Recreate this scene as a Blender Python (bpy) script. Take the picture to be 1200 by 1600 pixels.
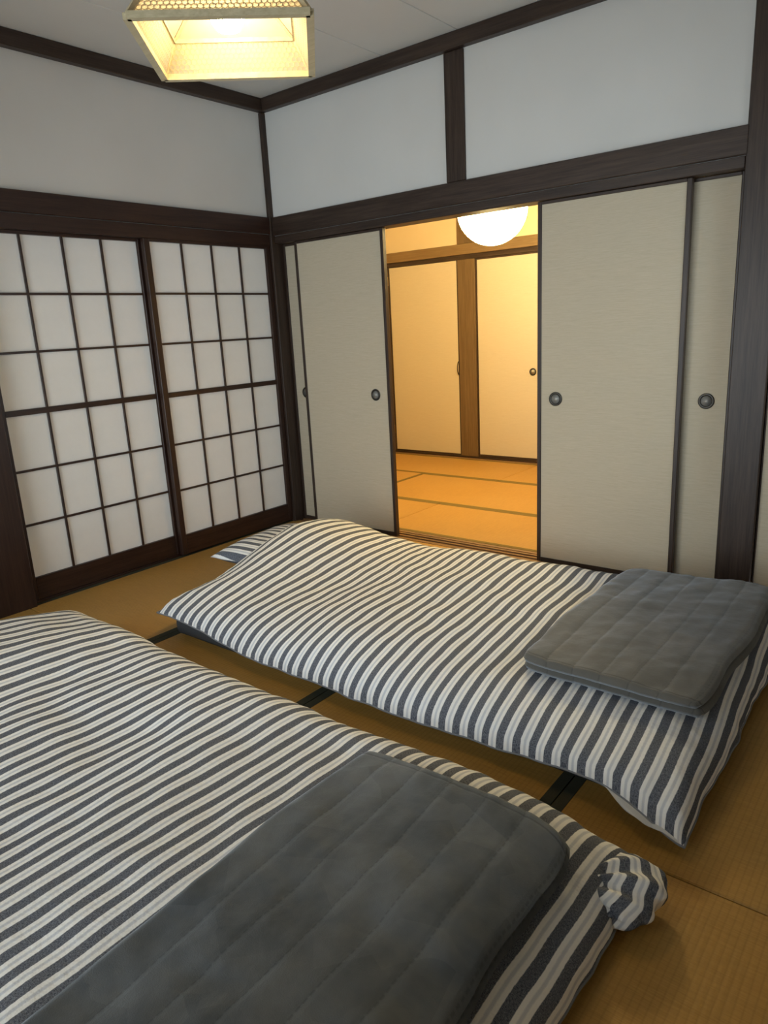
import bpy, bmesh, math, random
import numpy as np
from mathutils import Vector, Matrix, noise
from mathutils.bvhtree import BVHTree

for o in list(bpy.data.objects):
    bpy.data.objects.remove(o, do_unlink=True)
SC = bpy.context.scene
COL = SC.collection
random.seed(7)

# ------------------------------------------------------------------ camera
CAM = Vector((3.4145, -3.2557, 1.2341))
YAW, PIT, ROL, FPX = 0.6826, -0.2536, -0.0527, 1114.76
cam_data = bpy.data.cameras.new('camera')
cam = bpy.data.objects.new('camera', cam_data)
COL.objects.link(cam)
fwd = Vector((-math.sin(YAW) * math.cos(PIT), math.cos(YAW) * math.cos(PIT), math.sin(PIT)))
rt = Vector((math.cos(YAW), math.sin(YAW), 0))
up = rt.cross(fwd)
r2 = math.cos(ROL) * rt + math.sin(ROL) * up
u2 = -math.sin(ROL) * rt + math.cos(ROL) * up
cam.matrix_world = Matrix(((r2.x, u2.x, -fwd.x, CAM.x), (r2.y, u2.y, -fwd.y, CAM.y),
                           (r2.z, u2.z, -fwd.z, CAM.z), (0, 0, 0, 1)))
cam_data.sensor_fit = 'AUTO'
cam_data.sensor_width = 36
cam_data.lens = FPX / 1600 * 36
cam_data.clip_start = 0.02
SC.camera = cam

# ------------------------------------------------------------------ light and exposure
DAY_STRENGTH = 6.5        # overcast daylight outside the window behind the camera
GLOBE_STRENGTH = 80.0     # glass globe lamp in the adjoining room
BULB_STRENGTH = 88.0      # bulb inside the ceiling pendant of this room
world = bpy.data.worlds.new('world')
SC.world = world
world.use_nodes = True
bg = world.node_tree.nodes['Background']
bg.inputs[0].default_value = (0.86, 0.935, 1.0, 1)
bg.inputs[1].default_value = DAY_STRENGTH
WIN = (0.20, 2.70, 0.06, 1.85)      # x0, x1, z0, z1 of the window in the wall behind the camera
FILL_WIN = (-1.30, -0.30, 0.75, 1.72)   # y0, y1, z0, z1 of an unseen window added at right to light the shoji


def portal(loc, rot, sx, sy):
    pl = bpy.data.lights.new('window_portal', 'AREA')
    pl.shape = 'RECTANGLE'
    pl.size, pl.size_y = sx, sy
    pl.cycles.is_portal = True
    po = bpy.data.objects.new('window_portal', pl)
    COL.objects.link(po)
    po.location, po.rotation_euler = loc, rot


portal(((WIN[0] + WIN[1]) / 2, -3.80, (WIN[2] + WIN[3]) / 2), (math.pi / 2, 0, 0), WIN[1] - WIN[0], WIN[3] - WIN[2])
portal((3.80, (FILL_WIN[0] + FILL_WIN[1]) / 2, (FILL_WIN[2] + FILL_WIN[3]) / 2), (math.pi / 2, 0, math.pi / 2), FILL_WIN[1] - FILL_WIN[0], FILL_WIN[3] - FILL_WIN[2])
SC.view_settings.view_transform = 'Standard'
SC.view_settings.look = 'None'
SC.view_settings.gamma = 1
SC.view_settings.use_curve_mapping = False
SC.view_settings.exposure = 0.0
SC.cycles.use_denoising = True
SC.cycles.max_bounces = 10
SC.cycles.diffuse_bounces = 6
SC.cycles.transparent_max_bounces = 12
SC.cycles.sample_clamp_indirect = 6.0
SC.cycles.caustics_reflective = False
SC.cycles.caustics_refractive = False


# ------------------------------------------------------------------ materials
class NT:
    def __init__(self, name):
        self.m = bpy.data.materials.new(name)
        self.m.use_nodes = True
        self.t = self.m.node_tree
        self.b = self.t.nodes['Principled BSDF']
        self.out = self.t.nodes['Material Output']

    def n(self, typ, ins=None, **kw):
        nd = self.t.nodes.new(typ)
        for k, v in kw.items():
            setattr(nd, k, v)
        for k, v in (ins or {}).items():
            self.set(nd.inputs[k], v)
        return nd

    def set(self, sock, v):
        if isinstance(v, bpy.types.NodeSocket):
            self.t.links.new(v, sock)
        else:
            sock.default_value = v

    def math(self, op, a, b=None, c=None):
        nd = self.t.nodes.new('ShaderNodeMath')
        nd.operation = op
        self.set(nd.inputs[0], a)
        if b is not None:
            self.set(nd.inputs[1], b)
        if c is not None:
            self.set(nd.inputs[2], c)
        return nd.outputs[0]

    def mix(self, f, a, b):
        nd = self.t.nodes.new('ShaderNodeMix')
        nd.data_type = 'RGBA'
        self.set(nd.inputs[0], f)
        self.set(nd.inputs[6], a)
        self.set(nd.inputs[7], b)
        return nd.outputs[2]

    def coords(self, kind='Object', scale=(1, 1, 1)):
        tc = self.n('ShaderNodeTexCoord')
        mp = self.n('ShaderNodeMapping', {'Scale': scale})
        self.t.links.new(tc.outputs[kind], mp.inputs['Vector'])
        return mp.outputs[0]

    def noise(self, vec, scale, detail=3, rough=0.5):
        return self.n('ShaderNodeTexNoise', {'Vector': vec, 'Scale': scale, 'Detail': detail, 'Roughness': rough}).outputs['Fac']

    def bump(self, h, strength=0.3, dist=0.002):
        nd = self.n('ShaderNodeBump', {'Height': h, 'Strength': strength, 'Distance': dist})
        self.t.links.new(nd.outputs[0], self.b.inputs['Normal'])

    def ramp(self, f, lo, hi):
        return self.n('ShaderNodeMapRange', {'Value': f, 'From Min': lo, 'From Max': hi, 'To Min': 0.0, 'To Max': 1.0}).outputs[0]

    def fin(self, color=None, rough=0.6, spec=0.3, **kw):
        if color is not None:
            self.set(self.b.inputs['Base Color'], color)
        self.set(self.b.inputs['Roughness'], rough)
        self.b.inputs['Specular IOR Level'].default_value = spec
        for k, v in kw.items():
            self.set(self.b.inputs[k.replace('_', ' ')], v)
        return self.m


def rgb(r, g, b):
    return (r, g, b, 1)


def wood_mat(name, c1, c2, axis, rough=0.42):
    t = NT(name)
    sc = [26, 26, 26]
    sc[axis] = 1.2
    v = t.coords('Object', sc)
    f = t.noise(v, 2.2, 5, 0.6)
    g = t.noise(v, 9, 3, 0.6)
    f2 = t.ramp(t.math('ADD', t.math('MULTIPLY', f, 0.7), t.math('MULTIPLY', g, 0.3)), 0.36, 0.64)
    t.bump(g, 0.25, 0.0008)
    return t.fin(t.mix(f2, c1, c2), rough, 0.35)


DARK = (rgb(0.022, 0.0125, 0.0085), rgb(0.052, 0.033, 0.024))
M_WX = wood_mat('dark_wood_along_x', *DARK, 0)
M_WY = wood_mat('dark_wood_along_y', *DARK, 1)
M_WZ = wood_mat('dark_wood_along_z', *DARK, 2)
RED = (rgb(0.020, 0.0085, 0.006), rgb(0.042, 0.020, 0.013))
M_RY = wood_mat('red_brown_wood_along_y', *RED, 1, 0.35)
M_RZ = wood_mat('red_brown_wood_along_z', *RED, 2, 0.35)
SILL = (rgb(0.16, 0.085, 0.036), rgb(0.27, 0.16, 0.075))
M_SILL = wood_mat('sill_wood', *SILL, 0, 0.35)
M_POST = wood_mat('dull_brown_post_wood', rgb(0.10, 0.062, 0.030), rgb(0.15, 0.098, 0.050), 2, 0.5)
M_LINTEL = wood_mat('brown_lintel_wood', rgb(0.15, 0.095, 0.045), rgb(0.21, 0.14, 0.07), 0, 0.5)
M_BEIGE = wood_mat('lamp_wood', rgb(0.40, 0.33, 0.20), rgb(0.52, 0.44, 0.28), 0, 0.55)


def m_plaster(name, c, c2):
    t = NT(name)
    v = t.coords('Object')
    f = t.ramp(t.noise(v, 2.3, 4), 0.3, 0.7)
    g = t.noise(v, 160, 3, 0.6)
    t.bump(g, 0.25, 0.0012)
    return t.fin(t.mix(f, c, c2), 0.9, 0.1)


M_PLASTER = m_plaster('plaster', rgb(0.565, 0.555, 0.53), rgb(0.60, 0.59, 0.565))
M_CEIL = m_plaster('ceiling_board_paper', rgb(0.53, 0.515, 0.48), rgb(0.56, 0.545, 0.51))
M_CREAM = m_plaster('cream_plaster', rgb(0.62, 0.52, 0.36), rgb(0.66, 0.56, 0.40))


def m_shoji():
    t = NT('shoji_paper')
    v = t.coords('Object')
    f = t.ramp(t.noise(v, 9, 5, 0.65), 0.3, 0.7)
    return t.fin(t.mix(f, rgb(0.77, 0.76, 0.735), rgb(0.81, 0.80, 0.775)), 0.85, 0.1)


M_SHOJI = m_shoji()


def m_fusuma(name, c1, c2):
    t = NT(name)
    v = t.coords('Object', (3.0, 3.0, 150))
    f = t.ramp(t.noise(v, 3.0, 4, 0.7), 0.32, 0.68)
    v2 = t.coords('Object', (9, 9, 60))
    f2 = t.ramp(t.noise(v2, 5, 2, 0.5), 0.3, 0.7)
    mixf = t.math('ADD', t.math('MULTIPLY', f, 0.75), t.math('MULTIPLY', f2, 0.25))
    t.bump(f, 0.2, 0.0006)
    return t.fin(t.mix(mixf, c1, c2), 0.7, 0.2)


M_FUSUMA = m_fusuma('fusuma_paper', rgb(0.45, 0.388, 0.285), rgb(0.545, 0.475, 0.36))
M_FUSUMA2 = m_fusuma('closet_paper', rgb(0.50, 0.44, 0.34), rgb(0.56, 0.50, 0.40))


def m_tatami(name, axis):
    # ridges run along 'axis' (0 = x, 1 = y), rush across them
    t = NT(name)
    tc = t.n('ShaderNodeTexCoord')
    sp = t.n('ShaderNodeSeparateXYZ')
    t.t.links.new(tc.outputs['Object'], sp.inputs[0])
    across = sp.outputs[1 - axis]
    rid = t.math('SINE', t.math('MULTIPLY', across, 2 * math.pi / 0.0155))
    rid = t.math('MULTIPLY_ADD', rid, 0.5, 0.5)
    sc = [240, 240, 240]
    sc[1 - axis] = 14
    v = t.coords('Object', sc)
    f = t.noise(v, 1.3, 3, 0.7)
    v2 = t.coords('Object', (1.6, 1.6, 1.6))
    patch = t.ramp(t.noise(v2, 1.4, 4), 0.3, 0.7)
    ff = t.ramp(f, 0.25, 0.75)
    c = t.mix(ff, rgb(0.305, 0.160, 0.034), rgb(0.44, 0.245, 0.058))
    c = t.mix(t.math('MULTIPLY', patch, 0.35), c, rgb(0.45, 0.27, 0.08))
    c = t.mix(t.math('MULTIPLY', t.math('POWER', t.math('SUBTRACT', 1.0, rid), 6), 0.22), c, rgb(0.16, 0.085, 0.02))
    h = t.math('ADD', t.math('MULTIPLY', rid, 0.8), t.math('MULTIPLY', f, 0.4))
    t.bump(h, 0.3, 0.0012)
    return t.fin(c, 0.55, 0.3)


M_TATAMI_Y = m_tatami('tatami_rush_lengthwise_y', 1)
M_TATAMI_X = m_tatami('tatami_rush_lengthwise_x', 0)


def m_cloth_plain(name, c1, c2, sc=900, rough=0.85):
    t = NT(name)
    v = t.coords('Object')
    f = t.noise(v, sc, 2, 0.6)
    t.bump(f, 0.3, 0.0006)
    return t.fin(t.mix(t.ramp(f, 0.3, 0.7), c1, c2), rough, 0.15)


M_HERI = m_cloth_plain('tatami_edging_cloth', rgb(0.032, 0.033, 0.022), rgb(0.055, 0.055, 0.038))
M_HERI2 = m_cloth_plain('tatami_edging_olive', rgb(0.14, 0.10, 0.032), rgb(0.18, 0.13, 0.045))
M_MATTRESS = m_cloth_plain('mattress_charcoal', rgb(0.050, 0.054, 0.060), rgb(0.070, 0.074, 0.080))
M_LINING = m_cloth_plain('white_lining', rgb(0.52, 0.50, 0.47), rgb(0.58, 0.56, 0.53))

PERIOD = 0.0505


def m_stripes():
    t = NT('striped_cotton')
    uv = t.n('ShaderNodeTexCoord').outputs['UV']
    sp = t.n('ShaderNodeSeparateXYZ')
    t.t.links.new(uv, sp.inputs[0])
    u, vv = sp.outputs[0], sp.outputs[1]
    wob = t.math('MULTIPLY', t.math('SUBTRACT', t.noise(uv, 130, 2), 0.5), 0.0022)
    fr = t.math('FRACT', t.math('DIVIDE', t.math('ADD', u, wob), PERIOD))

    def band(a, b, soft=0.015):
        up_ = t.ramp(fr, a - soft, a + soft)
        dn_ = t.ramp(fr, b + soft, b - soft)
        return t.math('MULTIPLY', up_, dn_)
    dark = band(0.02, 0.50)
    faint = band(0.69, 0.83, 0.03)
    cv = t.n('ShaderNodeCombineXYZ', {'X': t.math('MULTIPLY', u, 380.0), 'Y': t.math('MULTIPLY', vv, 130.0)}).outputs[0]
    cw = t.n('ShaderNodeCombineXYZ', {'X': t.math('MULTIPLY', u, 130.0), 'Y': t.math('MULTIPLY', vv, 380.0)}).outputs[0]
    h1 = t.noise(cv, 1.6, 2, 0.7)
    h2 = t.noise(cw, 1.6, 2, 0.7)
    hh = t.ramp(t.math('ADD', t.math('MULTIPLY', h1, 0.5), t.math('MULTIPLY', h2, 0.5)), 0.38, 0.64)
    navy = t.mix(hh, rgb(0.040, 0.046, 0.064), rgb(0.215, 0.226, 0.256))
    white = t.mix(h1, rgb(0.78, 0.77, 0.745), rgb(0.86, 0.85, 0.825))
    white = t.mix(t.math('MULTIPLY', faint, 0.85), white, rgb(0.52, 0.54, 0.585))
    c = t.mix(dark, white, navy)
    crinkle = t.noise(uv, 55, 4, 0.6)
    hgt = t.math('ADD', t.math('MULTIPLY', crinkle, 1.0), t.math('MULTIPLY', h1, 0.12))
    t.bump(hgt, 0.45, 0.006)
    return t.fin(c, 0.85, 0.12)


M_STRIPE = m_stripes()


def m_blanket(name, c1, c2, hem, quilt=0.092):
    t = NT(name)
    v = t.coords('Object')
    uv = t.n('ShaderNodeTexCoord').outputs['UV']
    sp = t.n('ShaderNodeSeparateXYZ')
    t.t.links.new(uv, sp.inputs[0])
    u, w = sp.outputs[0], sp.outputs[1]
    f = t.noise(v, 6, 4, 0.6)
    vor = t.n('ShaderNodeTexVoronoi', {'Vector': v, 'Scale': 11.0}).outputs['Color']
    vf = t.n('ShaderNodeSeparateColor', {0: vor}).outputs[0]
    crush = t.math('ADD', t.math('MULTIPLY', t.ramp(f, 0.3, 0.7), 0.75), t.math('MULTIPLY', vf, 0.25))
    g = t.noise(v, 420, 2, 0.6)
    c = t.mix(crush, c1, c2)
    wob = t.math('MULTIPLY', t.math('SUBTRACT', t.noise(v, 14, 2), 0.5), 0.007)
    q = t.math('DIVIDE', t.math('ADD', u, wob), quilt)
    dist = t.math('MULTIPLY', t.math('ABSOLUTE', t.math('SUBTRACT', q, t.math('ROUND', q))), quilt)
    line = t.ramp(dist, 0.0032, 0.0008)
    dash = t.ramp(t.math('SINE', t.math('MULTIPLY', w, 2 * math.pi / 0.017)), -0.75, -0.2)
    c = t.mix(t.math('MULTIPLY', t.math('MULTIPLY', line, dash), 0.28), c, rgb(0.022, 0.023, 0.025))
    hd = t.math('MINIMUM', t.math('ABSOLUTE', t.math('SUBTRACT', w, hem)), t.math('ABSOLUTE', t.math('SUBTRACT', w, 0.022)))
    hline = t.ramp(hd, 0.0035, 0.0006)
    c = t.mix(t.math('MULTIPLY', hline, 0.5), c, rgb(0.022, 0.023, 0.025))
    dist = t.math('MINIMUM', dist, t.math('MULTIPLY', hd, 1.5))
    puff = t.math('MULTIPLY', t.ramp(dist, 0.0, 0.010), 1.3)
    hgt = t.math('ADD', t.math('ADD', g, t.math('MULTIPLY', t.noise(v, 26, 3), 3.0)), puff)
    t.bump(hgt, 0.32, 0.0025)
    t.fin(c, 0.75, 0.15)
    t.b.inputs['Sheen Weight'].default_value = 0.5
    t.b.inputs['Sheen Roughness'].default_value = 0.4
    t.b.inputs['Sheen Tint'].default_value = rgb(0.72, 0.80, 0.90)
    return t.m


M_BLANKET = m_blanket('grey_velvet_blanket', rgb(0.048, 0.055, 0.063), rgb(0.125, 0.134, 0.143), 1.037)
M_BLANKET2 = m_blanket('warm_grey_velvet_blanket', rgb(0.088, 0.083, 0.072), rgb(0.122, 0.115, 0.102), 0.955)


def m_simple(name, c, rough=0.5, metal=0.0, spec=0.4):
    t = NT(name)
    v = t.coords('Object')
    f = t.noise(v, 60, 3)
    t.fin(t.mix(f, c, tuple(min(1, x * 1.2) for x in c[:3]) + (1,)), rough, spec)
    t.b.inputs['Metallic'].default_value = metal
    return t.m


M_RING = m_simple('pull_dark_ring', rgb(0.035, 0.030, 0.024), 0.35, 0.4)
M_CUP = m_simple('pull_pewter_cup', rgb(0.42, 0.41, 0.38), 0.45, 0.35)
M_BRASS = m_simple('aged_brass', rgb(0.20, 0.14, 0.07), 0.4, 0.7)
M_CORD = m_simple('lamp_cord', rgb(0.55, 0.52, 0.45), 0.6)
M_ALU = m_simple('window_aluminium', rgb(0.22, 0.20, 0.18), 0.35, 0.8)


def m_emit(name, c, s):
    t = NT(name)
    v = t.coords('Object')
    f = t.noise(v, 6, 2)
    t.fin(rgb(0.8, 0.78, 0.7), 0.3, 0.4)
    t.b.inputs['Emission Color'].default_value = c
    t.set(t.b.inputs['Emission Strength'], t.math('MULTIPLY_ADD', f, 0.05 * s, s * 0.975))
    return t.m


M_GLOBE = m_emit('lit_globe_glass', rgb(1.0, 0.77, 0.35), GLOBE_STRENGTH)
M_BULB = m_emit('lit_bulb_glass', rgb(1.0, 0.76, 0.38), BULB_STRENGTH)


def m_paper_shade():
    t = NT('lamp_shade_paper')
    v = t.coords('Object')
    f = t.noise(v, 40, 4, 0.6)
    c = t.mix(f, rgb(0.82, 0.74, 0.56), rgb(0.88, 0.81, 0.64))
    d = t.n('ShaderNodeBsdfDiffuse', {'Color': c})
    tr = t.n('ShaderNodeBsdfTranslucent', {'Color': c})
    mx = t.n('ShaderNodeMixShader', {0: 0.55})
    t.t.links.new(d.outputs[0], mx.inputs[1])
    t.t.links.new(tr.outputs[0], mx.inputs[2])
    t.t.links.new(mx.outputs[0], t.out.inputs[0])
    return t.m


M_SHADE = m_paper_shade()
M_CANE = m_simple('lamp_cane_net', rgb(0.56, 0.43, 0.23), 0.6)


def m_glass():
    t = NT('window_pane_glass')
    tr = t.n('ShaderNodeBsdfTransparent', {'Color': rgb(0.94, 0.96, 0.96)})
    gl = t.n('ShaderNodeBsdfGlossy', {'Roughness': 0.02})
    fr = t.n('ShaderNodeFresnel', {'IOR': 1.45})
    mx = t.n('ShaderNodeMixShader')
    t.t.links.new(fr.outputs[0], mx.inputs[0])
    t.t.links.new(tr.outputs[0], mx.inputs[1])
    t.t.links.new(gl.outputs[0], mx.inputs[2])
    t.t.links.new(mx.outputs[0], t.out.inputs[0])
    return t.m


M_GLASS = m_glass()


# ------------------------------------------------------------------ object helpers
def tag(o, label=None, cat=None, group=None, kind=None):
    if label:
        o['label'] = label
    if cat:
        o['category'] = cat
    if group:
        o['group'] = group
    if kind:
        o['kind'] = kind
    return o


def empty(name, loc, parent=None):
    o = bpy.data.objects.new(name, None)
    COL.objects.link(o)
    o.location = loc
    o.empty_display_size = 0.1
    if parent:
        o.parent = parent
    return o


def origin_of(p):
    v = Vector((0, 0, 0))
    while p is not None:
        v += p.location
        p = p.parent
    return v


def add_box(bm, a, b, bevel=0.0):
    x0, x1 = sorted((a[0], b[0]))
    y0, y1 = sorted((a[1], b[1]))
    z0, z1 = sorted((a[2], b[2]))
    vs = [bm.verts.new(p) for p in ((x0, y0, z0), (x1, y0, z0), (x1, y1, z0), (x0, y1, z0),
                                    (x0, y0, z1), (x1, y0, z1), (x1, y1, z1), (x0, y1, z1))]
    fs = [bm.faces.new([vs[i] for i in f]) for f in ((3, 2, 1, 0), (4, 5, 6, 7), (0, 1, 5, 4), (1, 2, 6, 5), (2, 3, 7, 6), (3, 0, 4, 7))]
    if bevel > 0:
        es = {e for f in fs for e in f.edges}
        bmesh.ops.bevel(bm, geom=list(es), offset=bevel, segments=1, affect='EDGES', profile=0.5)


def build(name, bm, mat, parent=None, smooth=False):
    """bmesh in world coordinates -> one mesh object, origin at its base centre (or at its parent)"""
    me = bpy.data.meshes.new(name)
    xs = [v.co for v in bm.verts]
    lo = Vector((min(v.x for v in xs), min(v.y for v in xs), min(v.z for v in xs)))
    hi = Vector((max(v.x for v in xs), max(v.y for v in xs), max(v.z for v in xs)))
    org = Vector(((lo.x + hi.x) / 2, (lo.y + hi.y) / 2, lo.z))
    bmesh.ops.translate(bm, verts=bm.verts, vec=-org)
    bmesh.ops.recalc_face_normals(bm, faces=bm.faces)
    bm.to_mesh(me)
    bm.free()
    me.materials.append(mat)
    if smooth:
        for p in me.polygons:
            p.use_smooth = True
    o = bpy.data.objects.new(name, me)
    COL.objects.link(o)
    if parent:
        o.parent = parent
        o.location = org - origin_of(parent)
    else:
        o.location = org
    return o


def box(name, a, b, mat, parent=None, bevel=0.0015):
    bm = bmesh.new()
    add_box(bm, a, b, bevel)
    return build(name, bm, mat, parent)


def boxes(name, lst, mat, parent=None, bevel=0.0):
    bm = bmesh.new()
    for a, b in lst:
        add_box(bm, a, b, bevel)
    return build(name, bm, mat, parent)


def lathe(bm, prof, centre, axis='z', n=24):
    """prof: list of (radius, height)"""
    rings = []
    for r, h in prof:
        ring = []
        for k in range(n):
            a = 2 * math.pi * k / n
            p = {'z': (r * math.cos(a), r * math.sin(a), h), 'y': (r * math.cos(a), h, r * math.sin(a))}[axis]
            ring.append(bm.verts.new(Vector(p) + Vector(centre)))
        rings.append(ring)
    for i in range(len(rings) - 1):
        for k in range(n):
            bm.faces.new((rings[i][k], rings[i][(k + 1) % n], rings[i + 1][(k + 1) % n], rings[i + 1][k]))
    for ring in (rings[0], rings[-1]):
        try:
            bm.faces.new(ring)
        except ValueError:
            pass


def tube(bm, p, q, r, n=8):
    p, q = Vector(p), Vector(q)
    d = (q - p).normalized()
    a = d.orthogonal().normalized()
    b = d.cross(a)
    R0 = [bm.verts.new(p + r * (math.cos(2 * math.pi * k / n) * a + math.sin(2 * math.pi * k / n) * b)) for k in range(n)]
    R1 = [bm.verts.new(v.co + (q - p)) for v in R0]
    for k in range(n):
        bm.faces.new((R0[k], R0[(k + 1) % n], R1[(k + 1) % n], R1[k]))
    bm.faces.new(R0)
    bm.faces.new(R1)


def struct(o, label, cat):
    return tag(o, label, cat, kind='structure')


# ------------------------------------------------------------------ floor: tatami
ZC = 2.557      # ceiling height
X1, Y0 = 3.66, -3.66
fl = box('floor', (-0.12, Y0, -0.12), (X1, -0.002, -0.055), M_WY, bevel=0)
struct(fl, 'floor of the bedroom laid with tan tatami mats', 'floor')


def tatami(parent, x0, x1, y0, y1, along, heri, hw=0.032, zt=0.0):
    """one mat; cloth edging on its two long sides"""
    mat = M_TATAMI_Y if along == 'y' else M_TATAMI_X
    g = 0.0015
    m = box('tatami_mat', (x0 + g, y0 + g, zt - 0.05), (x1 - g, y1 - g, zt), mat, parent, 0.003)
    if along == 'y':
        for a in (x0 + g, x1 - g - hw):
            box('cloth_edging', (a, y0 + 0.003, zt - 0.01), (a + hw, y1 - 0.003, zt + 0.0015), heri, m, 0.0005)
    else:
        for a in (y0 + g, y1 - g - hw):
            box('cloth_edging', (x0 + 0.003, a, zt - 0.01), (x1 - 0.003, a + hw, zt + 0.0015), heri, m, 0.0005)
    return m


for (a, b) in ((-0.03, 0.872), (0.872, 1.79), (1.79, 2.705), (2.705, 3.63)):
    for (c, d) in ((Y0 + 0.01, -1.825), (-1.825, -0.012)):
        tatami(fl, a, b, c, d, 'y', M_HERI)

# ------------------------------------------------------------------ ceiling boards
ce = box('ceiling', (-0.12, Y0 - 0.1, ZC + 0.02), (X1 + 0.1, 0.12, ZC + 0.06), M_CEIL, bevel=0)
struct(ce, 'pale papered board ceiling of the bedroom', 'ceiling')
xb = [-0.1, 0.49, 0.935, 1.385, 1.835, 2.285, 2.735, 3.185, X1 + 0.08]
for a, b in zip(xb[:-1], xb[1:]):
    box('ceiling_board', (a + 0.002, Y0 - 0.08, ZC), (b - 0.002, 0.1, ZC + 0.015), M_CEIL, ce, 0.002)

# ------------------------------------------------------------------ walls of the bedroom
wb = boxes('wall_back', [((-0.1, 0.0, 1.80), (2.70, 0.10, ZC)), ((2.70, 0.0, 1.80), (X1, 0.10, ZC)), ((2.70, 0.075, -0.05), (X1, 0.10, 1.80))], M_PLASTER)
struct(wb, 'pale plaster wall above the sliding panels, lit doorway below', 'wall')
wl = boxes('wall_left', [((-0.10, Y0, 1.80), (0.0, -0.001, ZC)), ((-0.10, Y0, -0.05), (0.0, -2.13, 1.80))], M_PLASTER)
struct(wl, 'pale plaster wall above the shoji lattice', 'wall')
wr = boxes('wall_right', [((X1, Y0, -0.05), (X1 + 0.1, FILL_WIN[0], ZC)), ((X1, FILL_WIN[1], -0.05), (X1 + 0.1, 0.1, ZC)),
                          ((X1, FILL_WIN[0], -0.05), (X1 + 0.1, FILL_WIN[1], FILL_WIN[2])), ((X1, FILL_WIN[0], FILL_WIN[3]), (X1 + 0.1, FILL_WIN[1], ZC))], M_PLASTER)
struct(wr, 'plain plaster wall to the right of the camera, outside the photo', 'wall')
wf = boxes('wall_front', [((-0.1, Y0 - 0.1, -0.05), (WIN[0], Y0, ZC)), ((WIN[1], Y0 - 0.1, -0.05), (X1 + 0.1, Y0, ZC)),
                          ((WIN[0], Y0 - 0.1, -0.05), (WIN[1], Y0, WIN[2])), ((WIN[0], Y0 - 0.1, WIN[3]), (WIN[1], Y0, ZC))], M_PLASTER)
struct(wf, 'plaster wall with the daylight window, behind the camera', 'wall')


def window(idx, label, a0, a1, z0, z1, w, axis):
    """two-pane window; axis 'x': lies along x at y = w, axis 'y': along y at x = w"""
    def P(a, d, z):
        return (a, w + d, z) if axis == 'x' else (w + d, a, z)
    am = (a0 + a1) / 2
    wn = empty('window_%d' % idx, P(am, 0, z0))
    struct(wn, label, 'window')
    for b0, b1, c0, c1 in ((a0, a0 + 0.035, z0, z1), (a1 - 0.035, a1, z0, z1), (am - 0.025, am + 0.025, z0, z1)):
        box('frame_stile', P(b0, -0.02, c0), P(b1, 0.02, c1), M_ALU, wn)
    for b0, b1 in ((a0 + 0.035, am - 0.025), (am + 0.025, a1 - 0.035)):
        for c0, c1 in ((z0, z0 + 0.035), (z1 - 0.035, z1)):
            box('frame_rail', P(b0, -0.02, c0), P(b1, 0.02, c1), M_ALU, wn)
        box('pane', P(b0, -0.002, z0 + 0.035), P(b1, 0.002, z1 - 0.035), M_GLASS, wn, 0)


window(1, 'two-pane aluminium window in the wall behind the camera', WIN[0], WIN[1], WIN[2], WIN[3], Y0 - 0.05, 'x')
window(2, 'made-up two-pane aluminium window, added unseen in the right wall for fill light', FILL_WIN[0], FILL_WIN[1], FILL_WIN[2], FILL_WIN[3], X1 + 0.05, 'y')

# trims: crown rails, lintel rails, posts, sills
TR = [0]


def trim(a, b, mat, label, bevel=0.003):
    TR[0] += 1
    return struct(box('trim_%d' % TR[0], a, b, mat, bevel=bevel), label, 'trim')


trim((0.041, -0.04, 2.487), (X1, 0.02, ZC - 0.001), M_WX, 'dark wooden ceiling rail along the wall over the doorway')
trim((-0.02, Y0, 2.487), (0.04, 0.02, ZC - 0.001), M_WY, 'dark wooden ceiling rail along the shoji wall')
# lintel boards (nageshi) with the grooved head rails under them
trim((0.024, -0.018, 1.805), (2.672, 0.03, 1.910), M_WX, 'broad dark lintel board across the wall above the sliding panels')
trim((0.024, -0.008, 1.760), (2.664, 0.10, 1.803), M_WX, 'grooved dark head rail directly above the sliding panels', 0.002)
trim((-0.06, Y0, 1.815), (0.0215, -0.034, 1.910), M_RY, 'broad dark lintel board above the shoji lattice')
trim((-0.11, -1.788, 1.745), (0.008, -0.034, 1.813), M_RY, 'grooved dark head rail directly above the shoji lattice', 0.002)
# posts
trim((-0.10, -0.0325, -0.04), (0.0225, 0.10, 2.486), M_WZ, 'slim dark corner post where the two walls meet')
trim((1.290, -0.012, 1.911), (1.400, 0.05, 2.486), M_WZ, 'short dark post dividing the plaster above the doorway')
trim((2.666, -0.014, -0.04), (2.802, 0.12, 2.486), M_WZ, 'wide dark post right of the sliding panels')
trim((-0.12, -2.12, -0.04), (0.016, -1.790, 1.814), M_RZ, 'dark post left of the shoji lattice')
trim((2.804, -0.018, 1.805), (X1, 0.03, 1.910), M_WX, 'dark lintel board stub right of the wide post')
# sills
si = box('trim_%d' % (TR[0] + 1), (0.0235, -0.011, -0.05), (2.664, 0.138, -0.006), M_SILL, bevel=0)
TR[0] += 1
struct(si, 'grooved brown wooden sill under the sliding panels', 'trim')
for a, b in ((-0.011, 0.006), (0.042, 0.047), (0.083, 0.100), (0.112, 0.138)):
    box('sill_ridge', (0.0235, a, -0.0055), (2.664, b, 0.0015), M_SILL, si, 0.001)
sl = box('trim_%d' % (TR[0] + 1), (-0.11, -1.788, -0.05), (-0.031, -0.034, 0.010), M_RY, bevel=0.002)
TR[0] += 1
struct(sl, 'dark wooden sill at the foot of the shoji lattice', 'trim')


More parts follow.
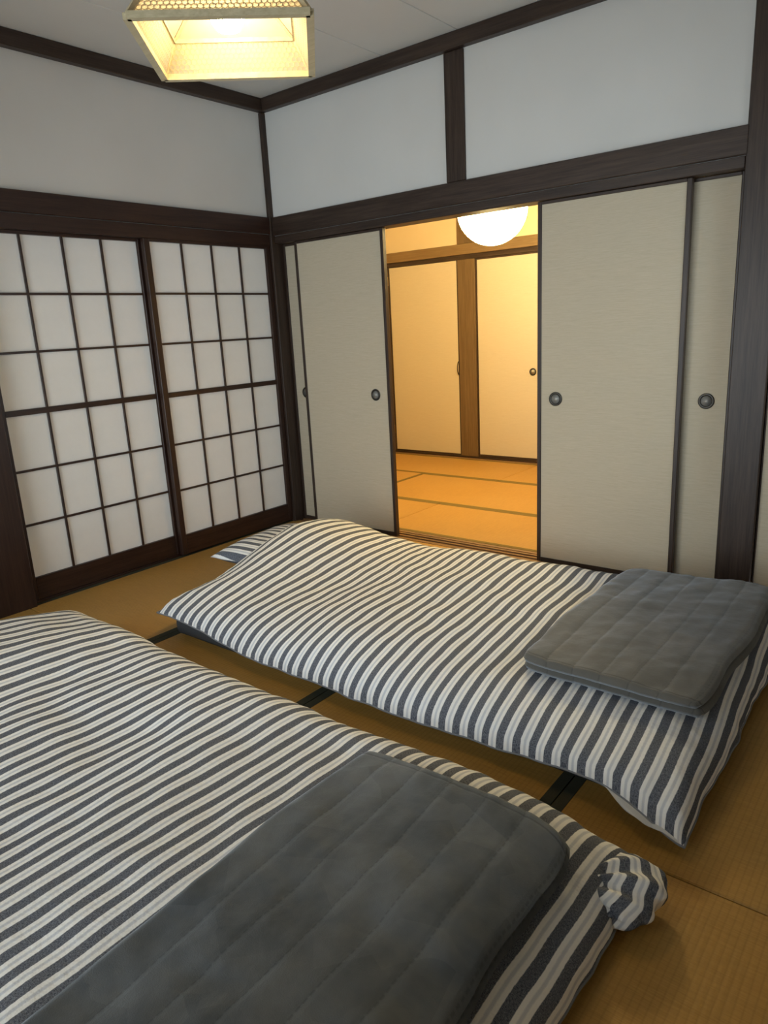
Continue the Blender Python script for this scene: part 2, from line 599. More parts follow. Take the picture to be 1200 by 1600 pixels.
# ------------------------------------------------------------------ fusuma panels
def door_pull(parent, x, y, z, r=0.034):
    """round recessed finger pull facing -y"""
    bm = bmesh.new()
    lathe(bm, [(r, 0.0005), (r, -0.0035), (r * 0.93, -0.005), (r * 0.72, -0.005), (r * 0.66, -0.003), (r * 0.66, 0.0005)], (x, y, z), 'y', 28)
    p = build('door_pull', bm, M_RING, parent, True)
    tag(p, 'round dark metal finger pull with pewter cup')
    bm = bmesh.new()
    lathe(bm, [(r * 0.655, -0.0028), (r * 0.60, -0.0016), (r * 0.42, -0.0008), (r * 0.38, -0.0022), (r * 0.10, -0.0026)], (x, y, z), 'y', 28)
    build('cup', bm, M_CUP, p, True)
    return p


def fusuma(idx, x0, x1, y0, label, pull_x, pull_z=0.85, paper=None, z1=1.772, fw=0.021, z0=0.0022, pr=0.034):
    d = empty('door_%d' % idx, ((x0 + x1) / 2, y0 + 0.015, z0))
    struct(d, label, 'sliding door')
    box('paper_panel', (x0 + fw - 0.003, y0 + 0.005, z0 + 0.02), (x1 - fw + 0.003, y0 + 0.026, z1 - 0.006), paper or M_FUSUMA, d, 0)
    for a, b in ((x0, x0 + fw), (x1 - fw, x1)):
        box('frame_stile', (a, y0, z0), (b, y0 + 0.031, z1), M_WZ, d, 0.003)
    box('frame_bottom_rail', (x0 + fw, y0 + 0.001, z0), (x1 - fw, y0 + 0.030, z0 + 0.0235), M_WX, d, 0.002)
    box('frame_top_rail', (x0 + fw, y0 + 0.001, z1 - 0.014), (x1 - fw, y0 + 0.030, z1), M_WX, d, 0.002)
    if pull_x is not None:
        door_pull(d, pull_x, y0 + 0.005, pull_z, pr)
    return d


FZ = 1.7585
fusuma(1, 0.0245, 0.688, 0.052, 'cream fusuma panel at the far left, mostly hidden behind another sliding panel', 0.132, 0.852, z1=FZ)
fusuma(2, 0.168, 0.851, 0.0085, 'cream fusuma panel just left of the lit doorway', 0.742, 0.851, z1=FZ)
fusuma(3, 1.778, 2.467, 0.0085, 'wide cream fusuma panel just right of the lit doorway', 1.8755, 0.850, z1=FZ)
fusuma(4, 1.990, 2.663, 0.052, 'narrow strip of cream fusuma panel beside the wide post', 2.560, 0.850, z1=FZ)


fusuma(10, 2.803, 3.655, 0.012, 'sliver of cream fusuma panel right of the wide post at the photo edge', None, z1=FZ + 0.03, fw=0.007)


# ------------------------------------------------------------------ shoji panels
def shoji(idx, xp, yr, cw, zb, h, m, label, stile_r, stile_l):
    """room-side bar faces lie in the plane x = xp; paper yr .. yr-4cw"""
    yl = yr - 4 * cw
    zt = zb + 6 * h + m
    d = empty('door_%d' % idx, (xp - 0.012, (yr + yl) / 2, 0.0115))
    struct(d, label, 'sliding door')
    for a, b in ((yr, yr + stile_r), (yl - stile_l, yl)):
        box('stile', (xp - 0.024, a, 0.0115), (xp + 0.006, b, 1.7445), M_RZ, d, 0.002)
    box('top_rail', (xp - 0.024, yl, zt), (xp + 0.006, yr, 1.7445), M_RY, d, 0.001)
    box('bottom_board', (xp - 0.022, yl, 0.0115), (xp + 0.005, yr, zb), M_RY, d, 0.002)
    box('middle_rail', (xp - 0.022, yl, zb + 3 * h), (xp + 0.004, yr, zb + 3 * h + m), M_RY, d, 0.001)
    zs = [zb + k * h for k in range(4)] + [zb + m + k * h for k in range(3, 7)]
    cells = [(zs[k], zs[k + 1]) for k in (0, 1, 2)] + [(zs[k], zs[k + 1]) for k in (4, 5, 6)]
    bw = 0.0055
    for k in (1, 2):
        for z in (zb + k * h, zb + m + (3 + k) * h):
            box('lattice_bar', (xp - 0.010, yl, z - bw), (xp, yr, z + bw), M_RY, d, 0.001)
    for k in (1, 2, 3):
        for a, b in ((zb, zb + 3 * h), (zb + 3 * h + m, zt)):
            box('lattice_bar', (xp - 0.010, yr - k * cw - bw, a), (xp - 0.0005, yr - k * cw + bw, b), M_RZ, d, 0.001)
    for k in range(4):
        for (a, b) in cells:
            dx = random.uniform(-0.0004, 0.0004)
            box('paper_pane', (xp - 0.0125 + dx, yr - (k + 1) * cw + 0.0005, a + 0.0005), (xp - 0.0105 + dx, yr - k * cw - 0.0005, b - 0.0005), M_SHOJI, d, 0)
    return d


shoji(5, 0.0, -0.0699, 0.2048, 0.1258, 0.2630, 0.0267, 'dark-framed shoji lattice panel beside the corner post', 0.0345, 0.036)
shoji(6, -0.039, -0.936, 0.2048, 0.1258, 0.2630, 0.0267, 'dark-framed shoji lattice panel at the left edge of the photo', 0.036, 0.033)
# planed boards of the closed veranda shutter behind the paper
sh = box('wall_shutter', (-0.20, -1.95, -0.05), (-0.14, 0.0, 1.80), M_RZ, bevel=0)
struct(sh, 'dark closed shutter behind the shoji paper', 'wall')

# ------------------------------------------------------------------ adjoining room
AX0, AX1, AY1, AZ = -1.16, 2.9, 2.40, 2.50
fa = box('floor.001', (AX0, 0.14, -0.12), (AX1, AY1 + 0.5, -0.055), M_WX, bevel=0)
struct(fa, 'golden tatami floor of the lit adjoining room', 'floor')
for (a, b) in ((0.141, 0.823), (1.637, 2.352)):
    for (c, d) in ((AX0 + 0.01, 0.62), (0.62, 2.44), (2.44, AX1)):
        tatami(fa, c, d, a, b, 'x', M_HERI2, 0.03)
tatami(fa, AX0 + 0.01, -0.085, 0.823, 1.637, 'y', M_HERI2, 0.03)
for (c, d) in ((-0.085, 1.735), (1.735, AX1)):
    tatami(fa, c, d, 0.823, 1.637, 'x', M_HERI2, 0.03)
ca = box('ceiling.001', (AX0 - 0.1, 0.102, AZ), (AX1 + 0.1, AY1 + 0.1, AZ + 0.05), M_CREAM, bevel=0)
struct(ca, 'ceiling of the lit adjoining room', 'ceiling')
wal = box('wall_left.001', (AX0 - 0.1, 0.102, -0.05), (AX0, AY1, AZ), M_CREAM, bevel=0)
struct(wal, 'left wall of the adjoining room, hidden behind the fusuma', 'wall')
war = box('wall_right.001', (AX1, 0.13, -0.05), (AX1 + 0.1, AY1, AZ), M_CREAM, bevel=0)
struct(war, 'right wall of the adjoining room, hidden behind the fusuma', 'wall')
wad = boxes('wall_adjoining', [((AX0, 0.102, 1.805), (AX1, 0.14, AZ)), ((AX0, 0.102, -0.05), (0.0, 0.14, 1.805)), ((2.806, 0.102, -0.05), (AX1, 0.14, 1.805))], M_CREAM)
struct(wad, 'adjoining-room face of the wall above the fusuma', 'wall')
wab = boxes('wall_back.001', [((AX0, AY1 + 0.012, 1.90), (AX1, AY1 + 0.08, AZ)), ((1.35, AY1 + 0.012, -0.05), (AX1, AY1 + 0.08, 1.90)),
                             ((AX0, AY1 + 0.06, -0.05), (1.35, AY1 + 0.08, 1.90))], M_CREAM)
struct(wab, 'cream plaster above the closet doors of the adjoining room', 'wall')
trim((AX0, AY1 - 0.016, 1.812), (AX1, AY1 + 0.02, 1.900), M_LINTEL, 'brown lintel board above the closet doors of the adjoining room')
trim((AX0, AY1 + 0.002, 1.772), (1.35, AY1 + 0.03, 1.811), M_WX, 'thin dark head rail above the closet doors', 0.001)
trim((AX0, AY1 - 0.002, -0.045), (1.35, AY1 + 0.05, 0.018), M_WX, 'dark sill under the closet doors', 0.001)
trim((-0.196, AY1 - 0.006, 0.0185), (-0.018, AY1 + 0.05, 1.7715), M_POST, 'brown post between the two closet doors')
trim((-0.196, AY1 - 0.006, 1.901), (-0.018, AY1 + 0.05, 2.499), M_POST, 'brown post stub above the closet lintel')
trim((AX0, AY1 - 0.006, 0.0185), (-0.988, AY1 + 0.05, 1.7715), M_POST, 'brown post left of the hinged closet door')
trim((1.2905, AY1 - 0.006, 0.0185), (1.35, AY1 + 0.05, 1.7715), M_POST, 'brown post right of the sliding closet doors')
box_ = box('trim_%d' % (TR[0] + 1), (AX0, 2.353, -0.05), (1.35, 2.397, 0.003), M_SILL, bevel=0.001)
TR[0] += 1
struct(box_, 'narrow floor board in front of the closet', 'trim')

d7 = empty('door_7', (-0.592, AY1 + 0.015, 0.019))
struct(d7, 'hinged cream closet door with curved handle, seen through the doorway', 'closet door')
box('paper_panel', (-0.970, AY1 + 0.008, 0.034), (-0.212, AY1 + 0.028, 1.7690), M_FUSUMA2, d7, 0)
for a, b in ((-0.986, -0.970), (-0.212, -0.198)):
    box('frame_stile', (a, AY1 + 0.004, 0.0195), (b, AY1 + 0.030, 1.7705), M_WZ, d7, 0.001)
box('frame_bottom_rail', (-0.970, AY1 + 0.005, 0.0195), (-0.212, AY1 + 0.029, 0.034), M_WX, d7, 0.001)
for z in (0.236, 1.651):
    box('hinge', (-0.992, AY1 - 0.004, z - 0.04), (-0.982, AY1 + 0.004, z + 0.04), M_BRASS, d7, 0.001)
bm = bmesh.new()
pts = [(-0.208, AY1 + 0.004 - 0.026 * math.sin(math.pi * k / 8), 0.833 + 0.058 * math.cos(math.pi * k / 8)) for k in range(9)]
for p, q in zip(pts[:-1], pts[1:]):
    tube(bm, p, q, 0.005)
build('handle', bm, M_RING, d7)
fusuma(8, -0.017, 0.640, AY1 + 0.004, 'cream fusuma closet door right of the brown post, seen through the doorway', 0.536, 0.795, M_FUSUMA2, z1=1.7705, fw=0.016, z0=0.0192, pr=0.032)
fusuma(9, 0.600, 1.290, AY1 + 0.0365, 'second fusuma closet door, hidden behind the bedroom panel', None, 0.8, M_FUSUMA2, z1=1.7705, fw=0.016, z0=0.0192)

# globe lamp
GC = Vector((0.978, 0.98, 1.921))
GR = 0.221
gl = empty('globe_pendant_lamp', (GC.x, GC.y, AZ))
tag(gl, 'lit white globe lamp hanging in the adjoining room beyond the doorway', 'lamp')
bm = bmesh.new()
bmesh.ops.create_uvsphere(bm, u_segments=40, v_segments=24, radius=GR, matrix=Matrix.Translation(GC))
build('globe_shade', bm, M_GLOBE, gl, True)
bm = bmesh.new()
lathe(bm, [(0.05, GC.z + GR - 0.008), (0.05, GC.z + GR + 0.02), (0.02, GC.z + GR + 0.035), (0.006, GC.z + GR + 0.04), (0.006, AZ - 0.03), (0.055, AZ - 0.025), (0.055, AZ - 0.001)], (GC.x, GC.y, 0), 'z', 20)
build('stem_and_cap', bm, M_BRASS, gl, False)

# ------------------------------------------------------------------ ceiling pendant of the bedroom
PZ = 1.98
PC = Vector((1.752, -1.769))
HALF = 0.311                      # half diagonal
ROT = math.radians(-1.6)
lamp = empty('pendant_lamp', (PC.x, PC.y, PZ))
tag(lamp, 'lit square pendant lamp with wooden frame and cane-net shade under the ceiling', 'lamp')


def sq(half, z, k):
    a = ROT + math.pi / 2 * k       # corners point along +-x, +-y
    return Vector((PC.x + half * math.cos(a), PC.y + half * math.sin(a), z))


def bar(name, p, q, w, hgt, mat, parent):
    """square bar between p and q, w horizontal, hgt vertical"""
    d = (q - p).normalized()
    side = d.cross(Vector((0, 0, 1))).normalized()
    upv = side.cross(d).normalized()
    bm = bmesh.new()
    vs = []
    for e in (p, q):
        for sx, sz in ((-1, -1), (1, -1), (1, 1), (-1, 1)):
            vs.append(bm.verts.new(e + side * sx * w / 2 + upv * sz * hgt / 2))
    for f in ((3, 2, 1, 0), (4, 5, 6, 7), (0, 1, 5, 4), (1, 2, 6, 5), (2, 3, 7, 6), (3, 0, 4, 7)):
        bm.faces.new([vs[i] for i in f])
    return build(name, bm, mat, parent)


H1, TOPF, H2 = 0.088, 0.80, 0.19
for k in range(4):
    a, b = sq(HALF, PZ + 0.008, k), sq(HALF, PZ + 0.008, k + 1)
    bar('bottom_rail', a, b, 0.020, 0.016, M_BEIGE, lamp)
    a2, b2 = sq(HALF * TOPF, PZ + H1, k), sq(HALF * TOPF, PZ + H1, k + 1)
    bar('top_rail', a2, b2, 0.012, 0.012, M_BEIGE, lamp)
    bar('corner_post', a, a2, 0.013, 0.013, M_BEIGE, lamp)
    # paper side panel
    bm = bmesh.new()
    off = Vector((PC.x, PC.y, 0)) - (a + b) / 2
    off.z = 0
    off = off.normalized() * 0.003
    bm.faces.new([bm.verts.new(v) for v in (a + off, b + off, b2 + off, a2 + off)])
    pan = build('shade_paper', bm, M_SHADE, lamp)
    # cane net in front of the paper (seen from inside): hexagon cells as flat ribbons
    bm = bmesh.new()
    ex = (b - a).normalized()
    m1, m2 = (a + b) / 2, (a2 + b2) / 2
    ey = (m2 - m1).normalized()
    en = ex.cross(ey).normalized()
    W0, W1, HH = (b - a).length / 2, (b2 - a2).length / 2, (m2 - m1).length
    cs = 0.0085
    rb = 0.0011

    def inside(u, v):
        return 0.006 < v < HH - 0.004 and abs(u) < W0 + (W1 - W0) * v / HH - 0.004
    for i in range(-28, 29):
        for j in range(0, 10):
            cxh = i * cs * math.sqrt(3) + (j % 2) * cs * math.sqrt(3) / 2
            cyh = j * cs * 1.5
            hx = [(cxh + cs * math.sin(math.pi / 3 * q), cyh + cs * math.cos(math.pi / 3 * q)) for q in range(6)]
            for q in (0, 1, 2):
                p, r = hx[q], hx[q + 1]
                if inside(*p) and inside(*r):
                    P = m1 + ex * p[0] + ey * p[1] + off * 1.6
                    Q = m1 + ex * r[0] + ey * r[1] + off * 1.6
                    sd = (Q - P).cross(en).normalized() * rb
                    bm.faces.new([bm.verts.new(x) for x in (P - sd, P + sd, Q + sd, Q - sd)])
    front = [[v.co.copy() for v in f.verts] for f in bm.faces]
    for vs4 in front:
        bm.faces.new([bm.verts.new(v - off * 2.2) for v in vs4])
    cn = build('cane_net', bm, M_CANE, lamp)
    cn['kind'] = 'stuff'
    # sloping upper paper roof
    a3, b3 = sq(HALF * 0.30, PZ + H2, k), sq(HALF * 0.30, PZ + H2, k + 1)
    bm = bmesh.new()
    bm.faces.new([bm.verts.new(v) for v in (a2, b2, b3, a3)])
    build('roof_paper', bm, M_SHADE, lamp)
    bar('roof_rib', a2, a3, 0.010, 0.010, M_BEIGE, lamp)
bm = bmesh.new()
lathe(bm, [(0.020, PZ + 0.185), (0.022, PZ + 0.150), (0.034, PZ + 0.125), (0.046, PZ + 0.095), (0.044, PZ + 0.070), (0.030, PZ + 0.052), (0.008, PZ + 0.046)], (PC.x, PC.y, 0), 'z', 20)
build('bulb', bm, M_BULB, lamp, True)
bm = bmesh.new()
lathe(bm, [(0.024, PZ + 0.184), (0.024, PZ + 0.225), (0.0035, PZ + 0.235), (0.0035, ZC - 0.03), (0.045, ZC - 0.025), (0.045, ZC - 0.001)], (PC.x, PC.y, 0), 'z', 16)
build('socket_cord_and_cap', bm, M_CORD, lamp)


# ------------------------------------------------------------------ bedding
def nz(x, y, s=0.0):
    return noise.noise(Vector((x, y, s)))


def sstep(a, b, x):
    t = min(1.0, max(0.0, (x - a) / (b - a)))
    return t * t * (3 - 2 * t)


def mattress(name, label, x0, x1, y0, y1, h, mat):
    bm = bmesh.new()
    add_box(bm, (x0, y0, 0.002), (x1, y1, h))
    bmesh.ops.bevel(bm, geom=bm.edges[:], offset=0.03, segments=4, affect='EDGES', profile=0.5)
    o = build(name, bm, mat, None, True)
    return tag(o, label, 'mattress')


def grid_mesh(name, X, Y, Z, UV, mat, parent, flip=False):
    n, m = X.shape
    verts = np.stack([X, Y, Z], -1).reshape(-1, 3)
    idx = np.arange(n * m).reshape(n, m)
    q = np.stack([idx[:-1, :-1], idx[1:, :-1], idx[1:, 1:], idx[:-1, 1:]], -1).reshape(-1, 4)
    if flip:
        q = q[:, ::-1]
    org = origin_of(parent)
    me = bpy.data.meshes.new(name)
    me.from_pydata((verts - np.array(org)).tolist(), [], q.tolist())
    uvl = me.uv_layers.new(name='UVMap')
    uvs = UV.reshape(-1, 2)[q.reshape(-1)]
    uvl.data.foreach_set('uv', uvs.astype(np.float32).reshape(-1))
    me.materials.append(mat)
    for p in me.polygons:
        p.use_smooth = True
    o = bpy.data.objects.new(name, me)
    COL.objects.link(o)
    o.parent = parent
    return o


def comforter(label, corners, Hfun, zedge, Rh, Rf, Rfront, Rback, mat_box, mat_h, seed, warp=None, res=0.0095, u0=0.0, bulge=None):
    """corners: head-front, foot-front, foot-back, head-back (plan). s runs head->foot, t front->back."""
    A, B, C, D = [np.array(c) for c in corners]
    L = np.linalg.norm((B + C - A - D) / 2)
    W = np.linalg.norm((D + C - A - B) / 2)
    n, m = int(L / res), int(W / res)
    # finer spacing near the edges
    def spaced(k):
        t = np.linspace(0, 1, k)
        return 0.6 * t + 0.4 * (0.5 - 0.5 * np.cos(math.pi * t))
    S, T = spaced(n), spaced(m)
    X = np.zeros((n, m)); Y = np.zeros((n, m)); Z = np.zeros((n, m)); G = np.zeros((n, m)); ZE = np.zeros((n, m))
    U = np.zeros((n, m, 2))
    prof = lambda q: math.sqrt(max(0.0, 1 - (1 - min(1.0, max(0.0, q))) ** 2))
    for i in range(n):
        s = S[i]
        for j in range(m):
            t = T[j]
            p = (A * (1 - s) + B * s) * (1 - t) + (D * (1 - s) + C * s) * t
            x, y = p
            ds, dt = min(s, 1 - s) * L, min(t, 1 - t) * W
            # edge outline wobble
            wf = math.exp(-dt / 0.10)
            ws = math.exp(-ds / 0.10)
            sgn_t = -1 if t < 0.5 else 1
            sgn_s = -1 if s < 0.5 else 1
            y += sgn_t * wf * (0.022 * nz(x * 2.2, seed, sgn_t) + 0.009 * nz(x * 11, seed + 3, sgn_t))
            x += sgn_s * ws * (0.016 * nz(y * 2.6, seed + 7, sgn_s) + 0.007 * nz(y * 13, seed + 9, sgn_s))
            if warp:
                x, y = warp(x, y, s, t, L, W)
            gx = prof((s * L) / Rh) if s < 0.5 else prof(((1 - s) * L) / Rf)
            gy = prof((t * W) / Rfront) if t < 0.5 else prof(((1 - t) * W) / Rback)
            k = 2.6
            g = max(0.0, 1 - ((1 - gx) ** k + (1 - gy) ** k) ** (1 / k))
            ze = zedge(s, t)
            H = Hfun(x, y)
            # soft billows, folds and hem puckers
            bil = 0.015 * nz(x * 2.1 + seed, y * 2.6) + 0.012 * nz(x * 4.5, y * 3.0, seed) + 0.0045 * nz(x * 12, y * 9, seed)
            pk = 0.0075 * math.exp(-dt / 0.13) * nz(x * 15, y * 3, seed + 5) + 0.006 * math.exp(-ds / 0.11) * nz(x * 3, y * 16, seed + 6)
            pk += 0.0042 * math.exp(-dt / 0.10) * nz(x * 33, y * 7, seed + 15) + 0.0035 * math.exp(-ds / 0.09) * nz(x * 7, y * 33, seed + 16)
            pk += 0.0035 * nz(x * 19, y * 5, seed + 17) * nz(x * 3, y * 3, seed + 18)
            z = ze + (H + bil - ze) * g + pk * min(1, g * 3)
            X[i, j], Y[i, j], Z[i, j], G[i, j], ZE[i, j] = x, y, z, g, ze
            U[i, j, 0] = u0 + s * L + 0.006 * nz(x * 2.3, y * 3.1, seed + 11) + 0.0025 * nz(x * 7, y * 8, seed + 12)
            U[i, j, 1] = t * W
    mid = n // 2
    seg = np.sqrt(np.diff(X, axis=0) ** 2 + np.diff(Y, axis=0) ** 2 + np.diff(Z, axis=0) ** 2)
    cum = np.vstack([np.zeros((1, m)), np.cumsum(seg, axis=0)])
    cum = cum - cum[mid:mid + 1, :] + S[mid] * L
    U[:, :, 0] += cum - (S * L)[:, None]
    root = empty('comforter', (float(np.mean(X)), float(np.mean(Y)), 0.0))
    tag(root, label, 'comforter')
    grid_mesh('top_cover', X, Y, Z, U, M_STRIPE, root)
    # lining: follows underneath, resting just over the mattress
    ZU, YU = np.copy(Z), np.copy(Y)
    x0, x1, y0, y1 = mat_box
    for i in range(n):
        for j in range(m):
            th = 0.055 * min(1.0, G[i, j] * 1.2)
            z = Z[i, j] - th
            if x0 - 0.012 < X[i, j] < x1 + 0.012 and y0 - 0.012 < Y[i, j] < y1 + 0.012:
                z = max(z, min(mat_h + 0.004, Z[i, j] - 0.002))
            if bulge:
                kx, kz = bulge(S[i], T[j], L, W)
                YU[i, j] -= kx
                z -= kz
            ZU[i, j] = max(z, 0.006) if 0 < i < n - 1 and 0 < j < m - 1 else Z[i, j]
    grid_mesh('lining', X, YU, ZU, U, M_LINING, root, True)
    # narrow corded seam around the edge
    bm = bmesh.new()
    ring = [(i, 0) for i in range(n)] + [(n - 1, j) for j in range(1, m)] + [(i, m - 1) for i in range(n - 2, -1, -1)] + [(0, j) for j in range(m - 2, 0, -1)]
    ring = ring[::2]
    P = [Vector((X[a], Y[a], Z[a])) for a in ring]
    nn = len(P)
    prev = None
    rings = []
    for k in range(nn):
        d = (P[(k + 1) % nn] - P[k - 1]).normalized()
        a_ = d.cross(Vector((0, 0, 1))).normalized()
        b_ = a_.cross(d)
        rings.append([bm.verts.new(P[k] + 0.0032 * (math.cos(q * math.pi / 2.5) * a_ + math.sin(q * math.pi / 2.5) * b_)) for q in range(5)])
    for k in range(nn):
        r0, r1 = rings[k], rings[(k + 1) % nn]
        for q in range(5):
            bm.faces.new((r0[q], r0[(q + 1) % 5], r1[(q + 1) % 5], r1[q]))
    build('edge_seam', bm, M_SEAM, root, True)
    n_, m_ = X.shape
    idx = np.arange(n_ * m_).reshape(n_, m_)
    q = np.stack([idx[:-1, :-1], idx[1:, :-1], idx[1:, 1:], idx[:-1, 1:]], -1).reshape(-1, 4)
    bvh = BVHTree.FromPolygons(np.stack([X, Y, Z], -1).reshape(-1, 3).tolist(), q.tolist())
    return root, bvh


M_SEAM = m_cloth_plain('seam_cord', rgb(0.16, 0.165, 0.18), rgb(0.24, 0.245, 0.26))


def pillow(label, cx, cy, cz, lx, ly, h, rz, tilt=0.0):
    n = 44
    X = np.zeros((n, n)); Y = np.zeros((n, n)); Zt = np.zeros((n, n)); Zb = np.zeros((n, n)); U = np.zeros((n, n, 2))
    for i in range(n):
        for j in range(n):
            a, b = 2 * i / (n - 1) - 1, 2 * j / (n - 1) - 1
            f = (max(0, 1 - abs(a) ** 2.6) * max(0, 1 - abs(b) ** 2.6)) ** 0.5
            pin = 1 - 0.06 * (1 - abs(b) ** 2) * (abs(a) ** 4)
            pin2 = 1 - 0.06 * (1 - abs(a) ** 2) * (abs(b) ** 4)
            x, y = a * lx / 2 * pin, b * ly / 2 * pin2
            w = 0.006 * nz(x * 9, y * 9, 3.1)
            c, s = math.cos(rz), math.sin(rz)
            X[i, j], Y[i, j] = cx + c * x - s * y, cy + s * x + c * y
            Zt[i, j] = cz + tilt * x + f * (h * 0.6 + w)
            Zb[i, j] = cz + tilt * x - f * h * 0.4
            U[i, j] = (y + 5, x)
    root = empty('pillow', (cx, cy, 0))
    tag(root, label, 'pillow')
    grid_mesh('pillow_cover_top', X, Y, Zt, U, M_STRIPE, root)
    grid_mesh('pillow_cover_underside', X, Y, Zb, U, M_STRIPE, root, True)
    return root


# far futon (beside the sliding panels)
MB2 = (0.895, 2.90, -1.625, -0.42)
mattress('futon_mattress', 'charcoal futon mattress under the striped comforter beside the sliding panels', MB2[0], MB2[1], MB2[2], MB2[3], 0.085, M_MATTRESS)


def H2f(x, y):
    p = 0.120 * math.exp(-((x - 0.86) / 0.30) ** 2 - ((y + 0.82) / 0.42) ** 2)
    dip = -0.018 * math.exp(-((x - 1.35) / 0.25) ** 2)
    return 0.168 + p + dip


def ze2(s, t):
    z = 0.052
    z += 0.055 * math.exp(-(s / 0.16) ** 2) * (1 - t * 0.4)
    z += 0.03 * math.exp(-((1 - s) / 0.10 - 1.0) ** 2 - (t / 0.08) ** 2)
    z -= 0.030 * math.exp(-((1 - s) / 0.06) ** 2 - (t / 0.08) ** 2)
    return z


def warp2(x, y, s, t, L, W):
    # the foot-front corner droops out a little
    k = math.exp(-((1 - s) / 0.06) ** 2 - (t / 0.07) ** 2)
    return x + 0.01 * k, y - 0.05 * k


def bulge2(s, t, L, W):
    q = t * W / 0.032
    k = math.exp(-(((1 - s) * L - 0.13) / 0.10) ** 2) * q * math.exp(1 - q)
    return 0.05 * k, 0.028 * k


far_c, far_bvh = comforter('navy and white striped comforter on the far futon beside the sliding panels',
                           ((0.85, -1.665), (3.035, -1.70), (3.035, -0.26), (0.60, -0.32)), H2f, ze2,
                           0.20, 0.16, 0.30, 0.22, MB2, 0.085, 2.0, warp2, bulge=bulge2)
pillow('striped pillow poking out at the head of the far futon', 0.735, -0.80, 0.142, 0.44, 0.64, 0.125, 0.10, -0.05)

# near futon
MB1 = (0.90, 2.84, -3.13, -2.00)
mattress('futon_mattress', 'charcoal futon mattress hidden under the near striped comforter', MB1[0], MB1[1], MB1[2], MB1[3], 0.085, M_MATTRESS)


def H1f(x, y):
    p = 0.10 * math.exp(-(abs((x - 0.84) / 0.36)) ** 2.5 - (abs((y + 2.42) / 0.46)) ** 2.6)
    return 0.165 + p - 0.062 * sstep(2.72, 2.99, x)


def ze1(s, t):
    return 0.045 + 0.03 * math.exp(-s / 0.08) - 0.02 * sstep(0.9, 1.0, s)


near_c, near_bvh = comforter('navy and white striped comforter on the near futon filling the foreground',
                             ((0.50, -3.20), (2.992, -3.20), (2.992, -1.868), (0.56, -1.862)), H1f, ze1,
                             0.22, 0.13, 0.22, 0.15, MB1, 0.085, 9.0, None, u0=0.02)


def bunched_corner(parent, c, rx, ry, rz, ang):
    '''gathered ear of the cover at a foot corner: a flat puffy lobe, its folds fanning out from the tuck'''
    n, m = 120, 60
    X = np.zeros((n, m)); Y = np.zeros((n, m)); Z = np.zeros((n, m)); U = np.zeros((n, m, 2))
    ca, sa = math.cos(ang), math.sin(ang)
    tuck = Vector((-0.9 * rx, -0.75 * ry, 0.0))
    for i in range(n):
        th = 2 * math.pi * i / (n - 1)
        for j in range(m):
            ph = math.pi * j / (m - 1)
            dx, dy, dz = math.sin(ph) * math.cos(th), math.sin(ph) * math.sin(th), math.cos(ph)
            lx, ly = rx * dx, ry * dy
            fan = math.atan2(ly - tuck.y, lx - tuck.x)
            fold = 1 + math.sin(ph) * (0.07 * math.sin(9 * fan + 1.0) + 0.05 * math.sin(21 * fan + 2.0)) + 0.05 * noise.noise(Vector((dx * 4, dy * 4, dz * 4 + 4)))
            lx, ly = lx * fold, ly * fold
            lz = rz * dz + (0.007 * math.sin(14 * fan) * max(0.0, dz))
            X[i, j], Y[i, j], Z[i, j] = c[0] + ca * lx - sa * ly, c[1] + sa * lx + ca * ly, max(0.005, c[2] + lz)
            r = (Vector((lx, ly, 0)) - tuck).length
            zig = 0.010 * abs(((fan * 2.6) % 1) - 0.5)
            U[i, j] = (r - 0.5 * lz + zig + 0.010, fan * 0.1)
    return grid_mesh('bunched_corner', X, Y, Z, U, M_STRIPE, parent, True)


bunched_corner(near_c, (2.975, -1.985, 0.056), 0.088, 0.102, 0.045, -0.10)


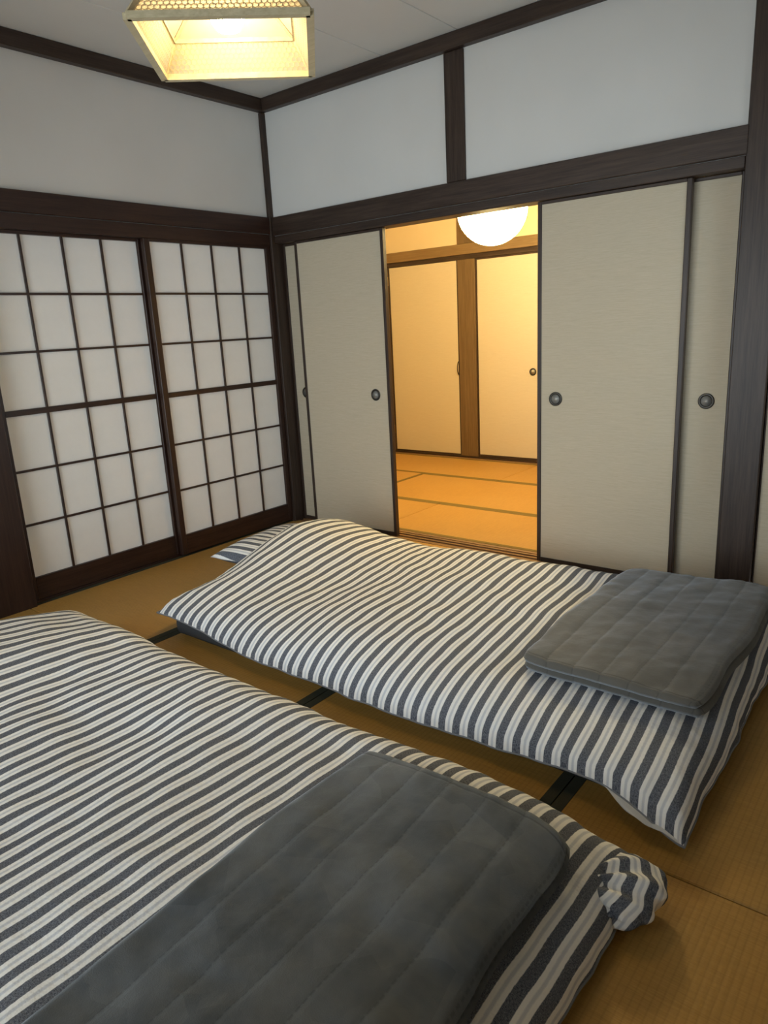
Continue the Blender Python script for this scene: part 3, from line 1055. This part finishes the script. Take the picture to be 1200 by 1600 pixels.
# folded blankets
def blanket(label, corners, bvh, layers, mat, seed, quilt=0.092, res=0.011):
    A, B, C, D = [np.array(c) for c in corners]     # plan corners: (x0,yfront),(x1,yfront),(x1,yback),(x0,yback)
    root = empty('folded_blanket', (float((A + C)[0] / 2), float((A + C)[1] / 2), 0.15))
    tag(root, label, 'blanket')
    L = np.linalg.norm((B + C - A - D) / 2)
    W = np.linalg.norm((D + C - A - B) / 2)
    n, m = int(L / res), int(W / res)

    def base(x, y):
        z = -1
        for dx, dy in ((0, 0), (0.05, 0), (-0.05, 0), (0, 0.05), (0, -0.05), (0.025, 0.025), (-0.025, -0.025), (0.025, -0.025), (-0.025, 0.025)):
            h = bvh.ray_cast(Vector((x + dx, y + dy, 1.0)), Vector((0, 0, -1)))
            if h[0] is not None:
                z = max(z, h[0].z)
        return z if z > 0 else 0.1
    off = 0.003
    for li, (name, th, inset, R) in enumerate(layers):
        i0 = np.array(inset)      # inset per side: x0, x1, front, back
        prof = lambda q: math.sqrt(max(0.0, 1 - (1 - min(1.0, max(0.0, q))) ** 2))
        X = np.zeros((n, m)); Y = np.zeros((n, m)); Zt = np.zeros((n, m)); Zb = np.zeros((n, m)); U = np.zeros((n, m, 2))
        top = li == len(layers) - 1
        for i in range(n):
            s0 = i / (n - 1)
            s0 = 0.75 * s0 + 0.25 * (0.5 - 0.5 * math.cos(math.pi * s0))
            s = (i0[0] + s0 * (L - i0[0] - i0[1])) / L
            for j in range(m):
                t0 = j / (m - 1)
                t0 = 0.75 * t0 + 0.25 * (0.5 - 0.5 * math.cos(math.pi * t0))
                t = (i0[2] + t0 * (W - i0[2] - i0[3])) / W
                p = (A * (1 - s) + B * s) * (1 - t) + (D * (1 - s) + C * s) * t
                x, y = p
                # rounded corners and wavy outline
                a, b = 2 * s0 - 1, 2 * t0 - 1
                cr = 0.018
                x -= a * cr * abs(b) ** 14
                y -= b * cr * abs(a) ** 10
                y += 0.018 * nz(x * 3, seed) * abs(b) ** 4
                x += 0.010 * nz(y * 4, seed + 2) * abs(a) ** 4
                ds, dt = min(s0, 1 - s0) * L, min(t0, 1 - t0) * W
                gx, gy = prof(ds / R), prof(dt / R)
                g = max(0, 1 - ((1 - gx) ** 2.6 + (1 - gy) ** 2.6) ** (1 / 2.6))
                zb = base(x, y) + off
                w = 0
                if top:
                    q = (s0 * L + 0.004 * nz(y * 5, x * 3, seed)) / quilt
                    dd = abs(q - round(q)) * quilt
                    w -= 0.0022 * math.exp(-(dd / 0.006) ** 2)
                    w += 0.006 * nz(x * 4, y * 4, seed) + 0.005 * nz(x * 11, y * 9, seed + 1) + 0.0025 * nz(x * 22, y * 20, seed + 4)
                half = th / 2
                X[i, j], Y[i, j] = x, y
                Zt[i, j] = zb + half + (half + w) * g
                Zb[i, j] = zb + half - half * g
                U[i, j] = (s0 * L, t0 * W)
        grid_mesh(name, X, Y, Zt, U, mat, root)
        grid_mesh(name + '_underside', X, Y, Zb, U, mat, root, True)
        off += th + 0.0005
    return root


blanket('grey folded velvet blanket at the foot of the far futon',
        ((2.425, -1.415), (2.985, -1.42), (2.995, -0.44), (2.415, -0.44)), far_bvh,
        (('lower_fold', 0.028, (0.0, 0.0, 0.0, 0.0), 0.016), ('upper_fold', 0.028, (0.003, 0.006, -0.012, 0.0), 0.020)), M_BLANKET2, 4.0)
blanket('dark grey folded velvet blanket with quilted lines on the near futon',
        ((2.375, -3.10), (2.915, -3.10), (2.905, -2.045), (2.325, -2.03)), near_bvh,
        (('lower_fold', 0.016, (0.002, 0.0, 0.0, 0.0), 0.010), ('upper_fold', 0.020, (0.0, 0.004, 0.0, 0.012), 0.014)), M_BLANKET, 8.0)
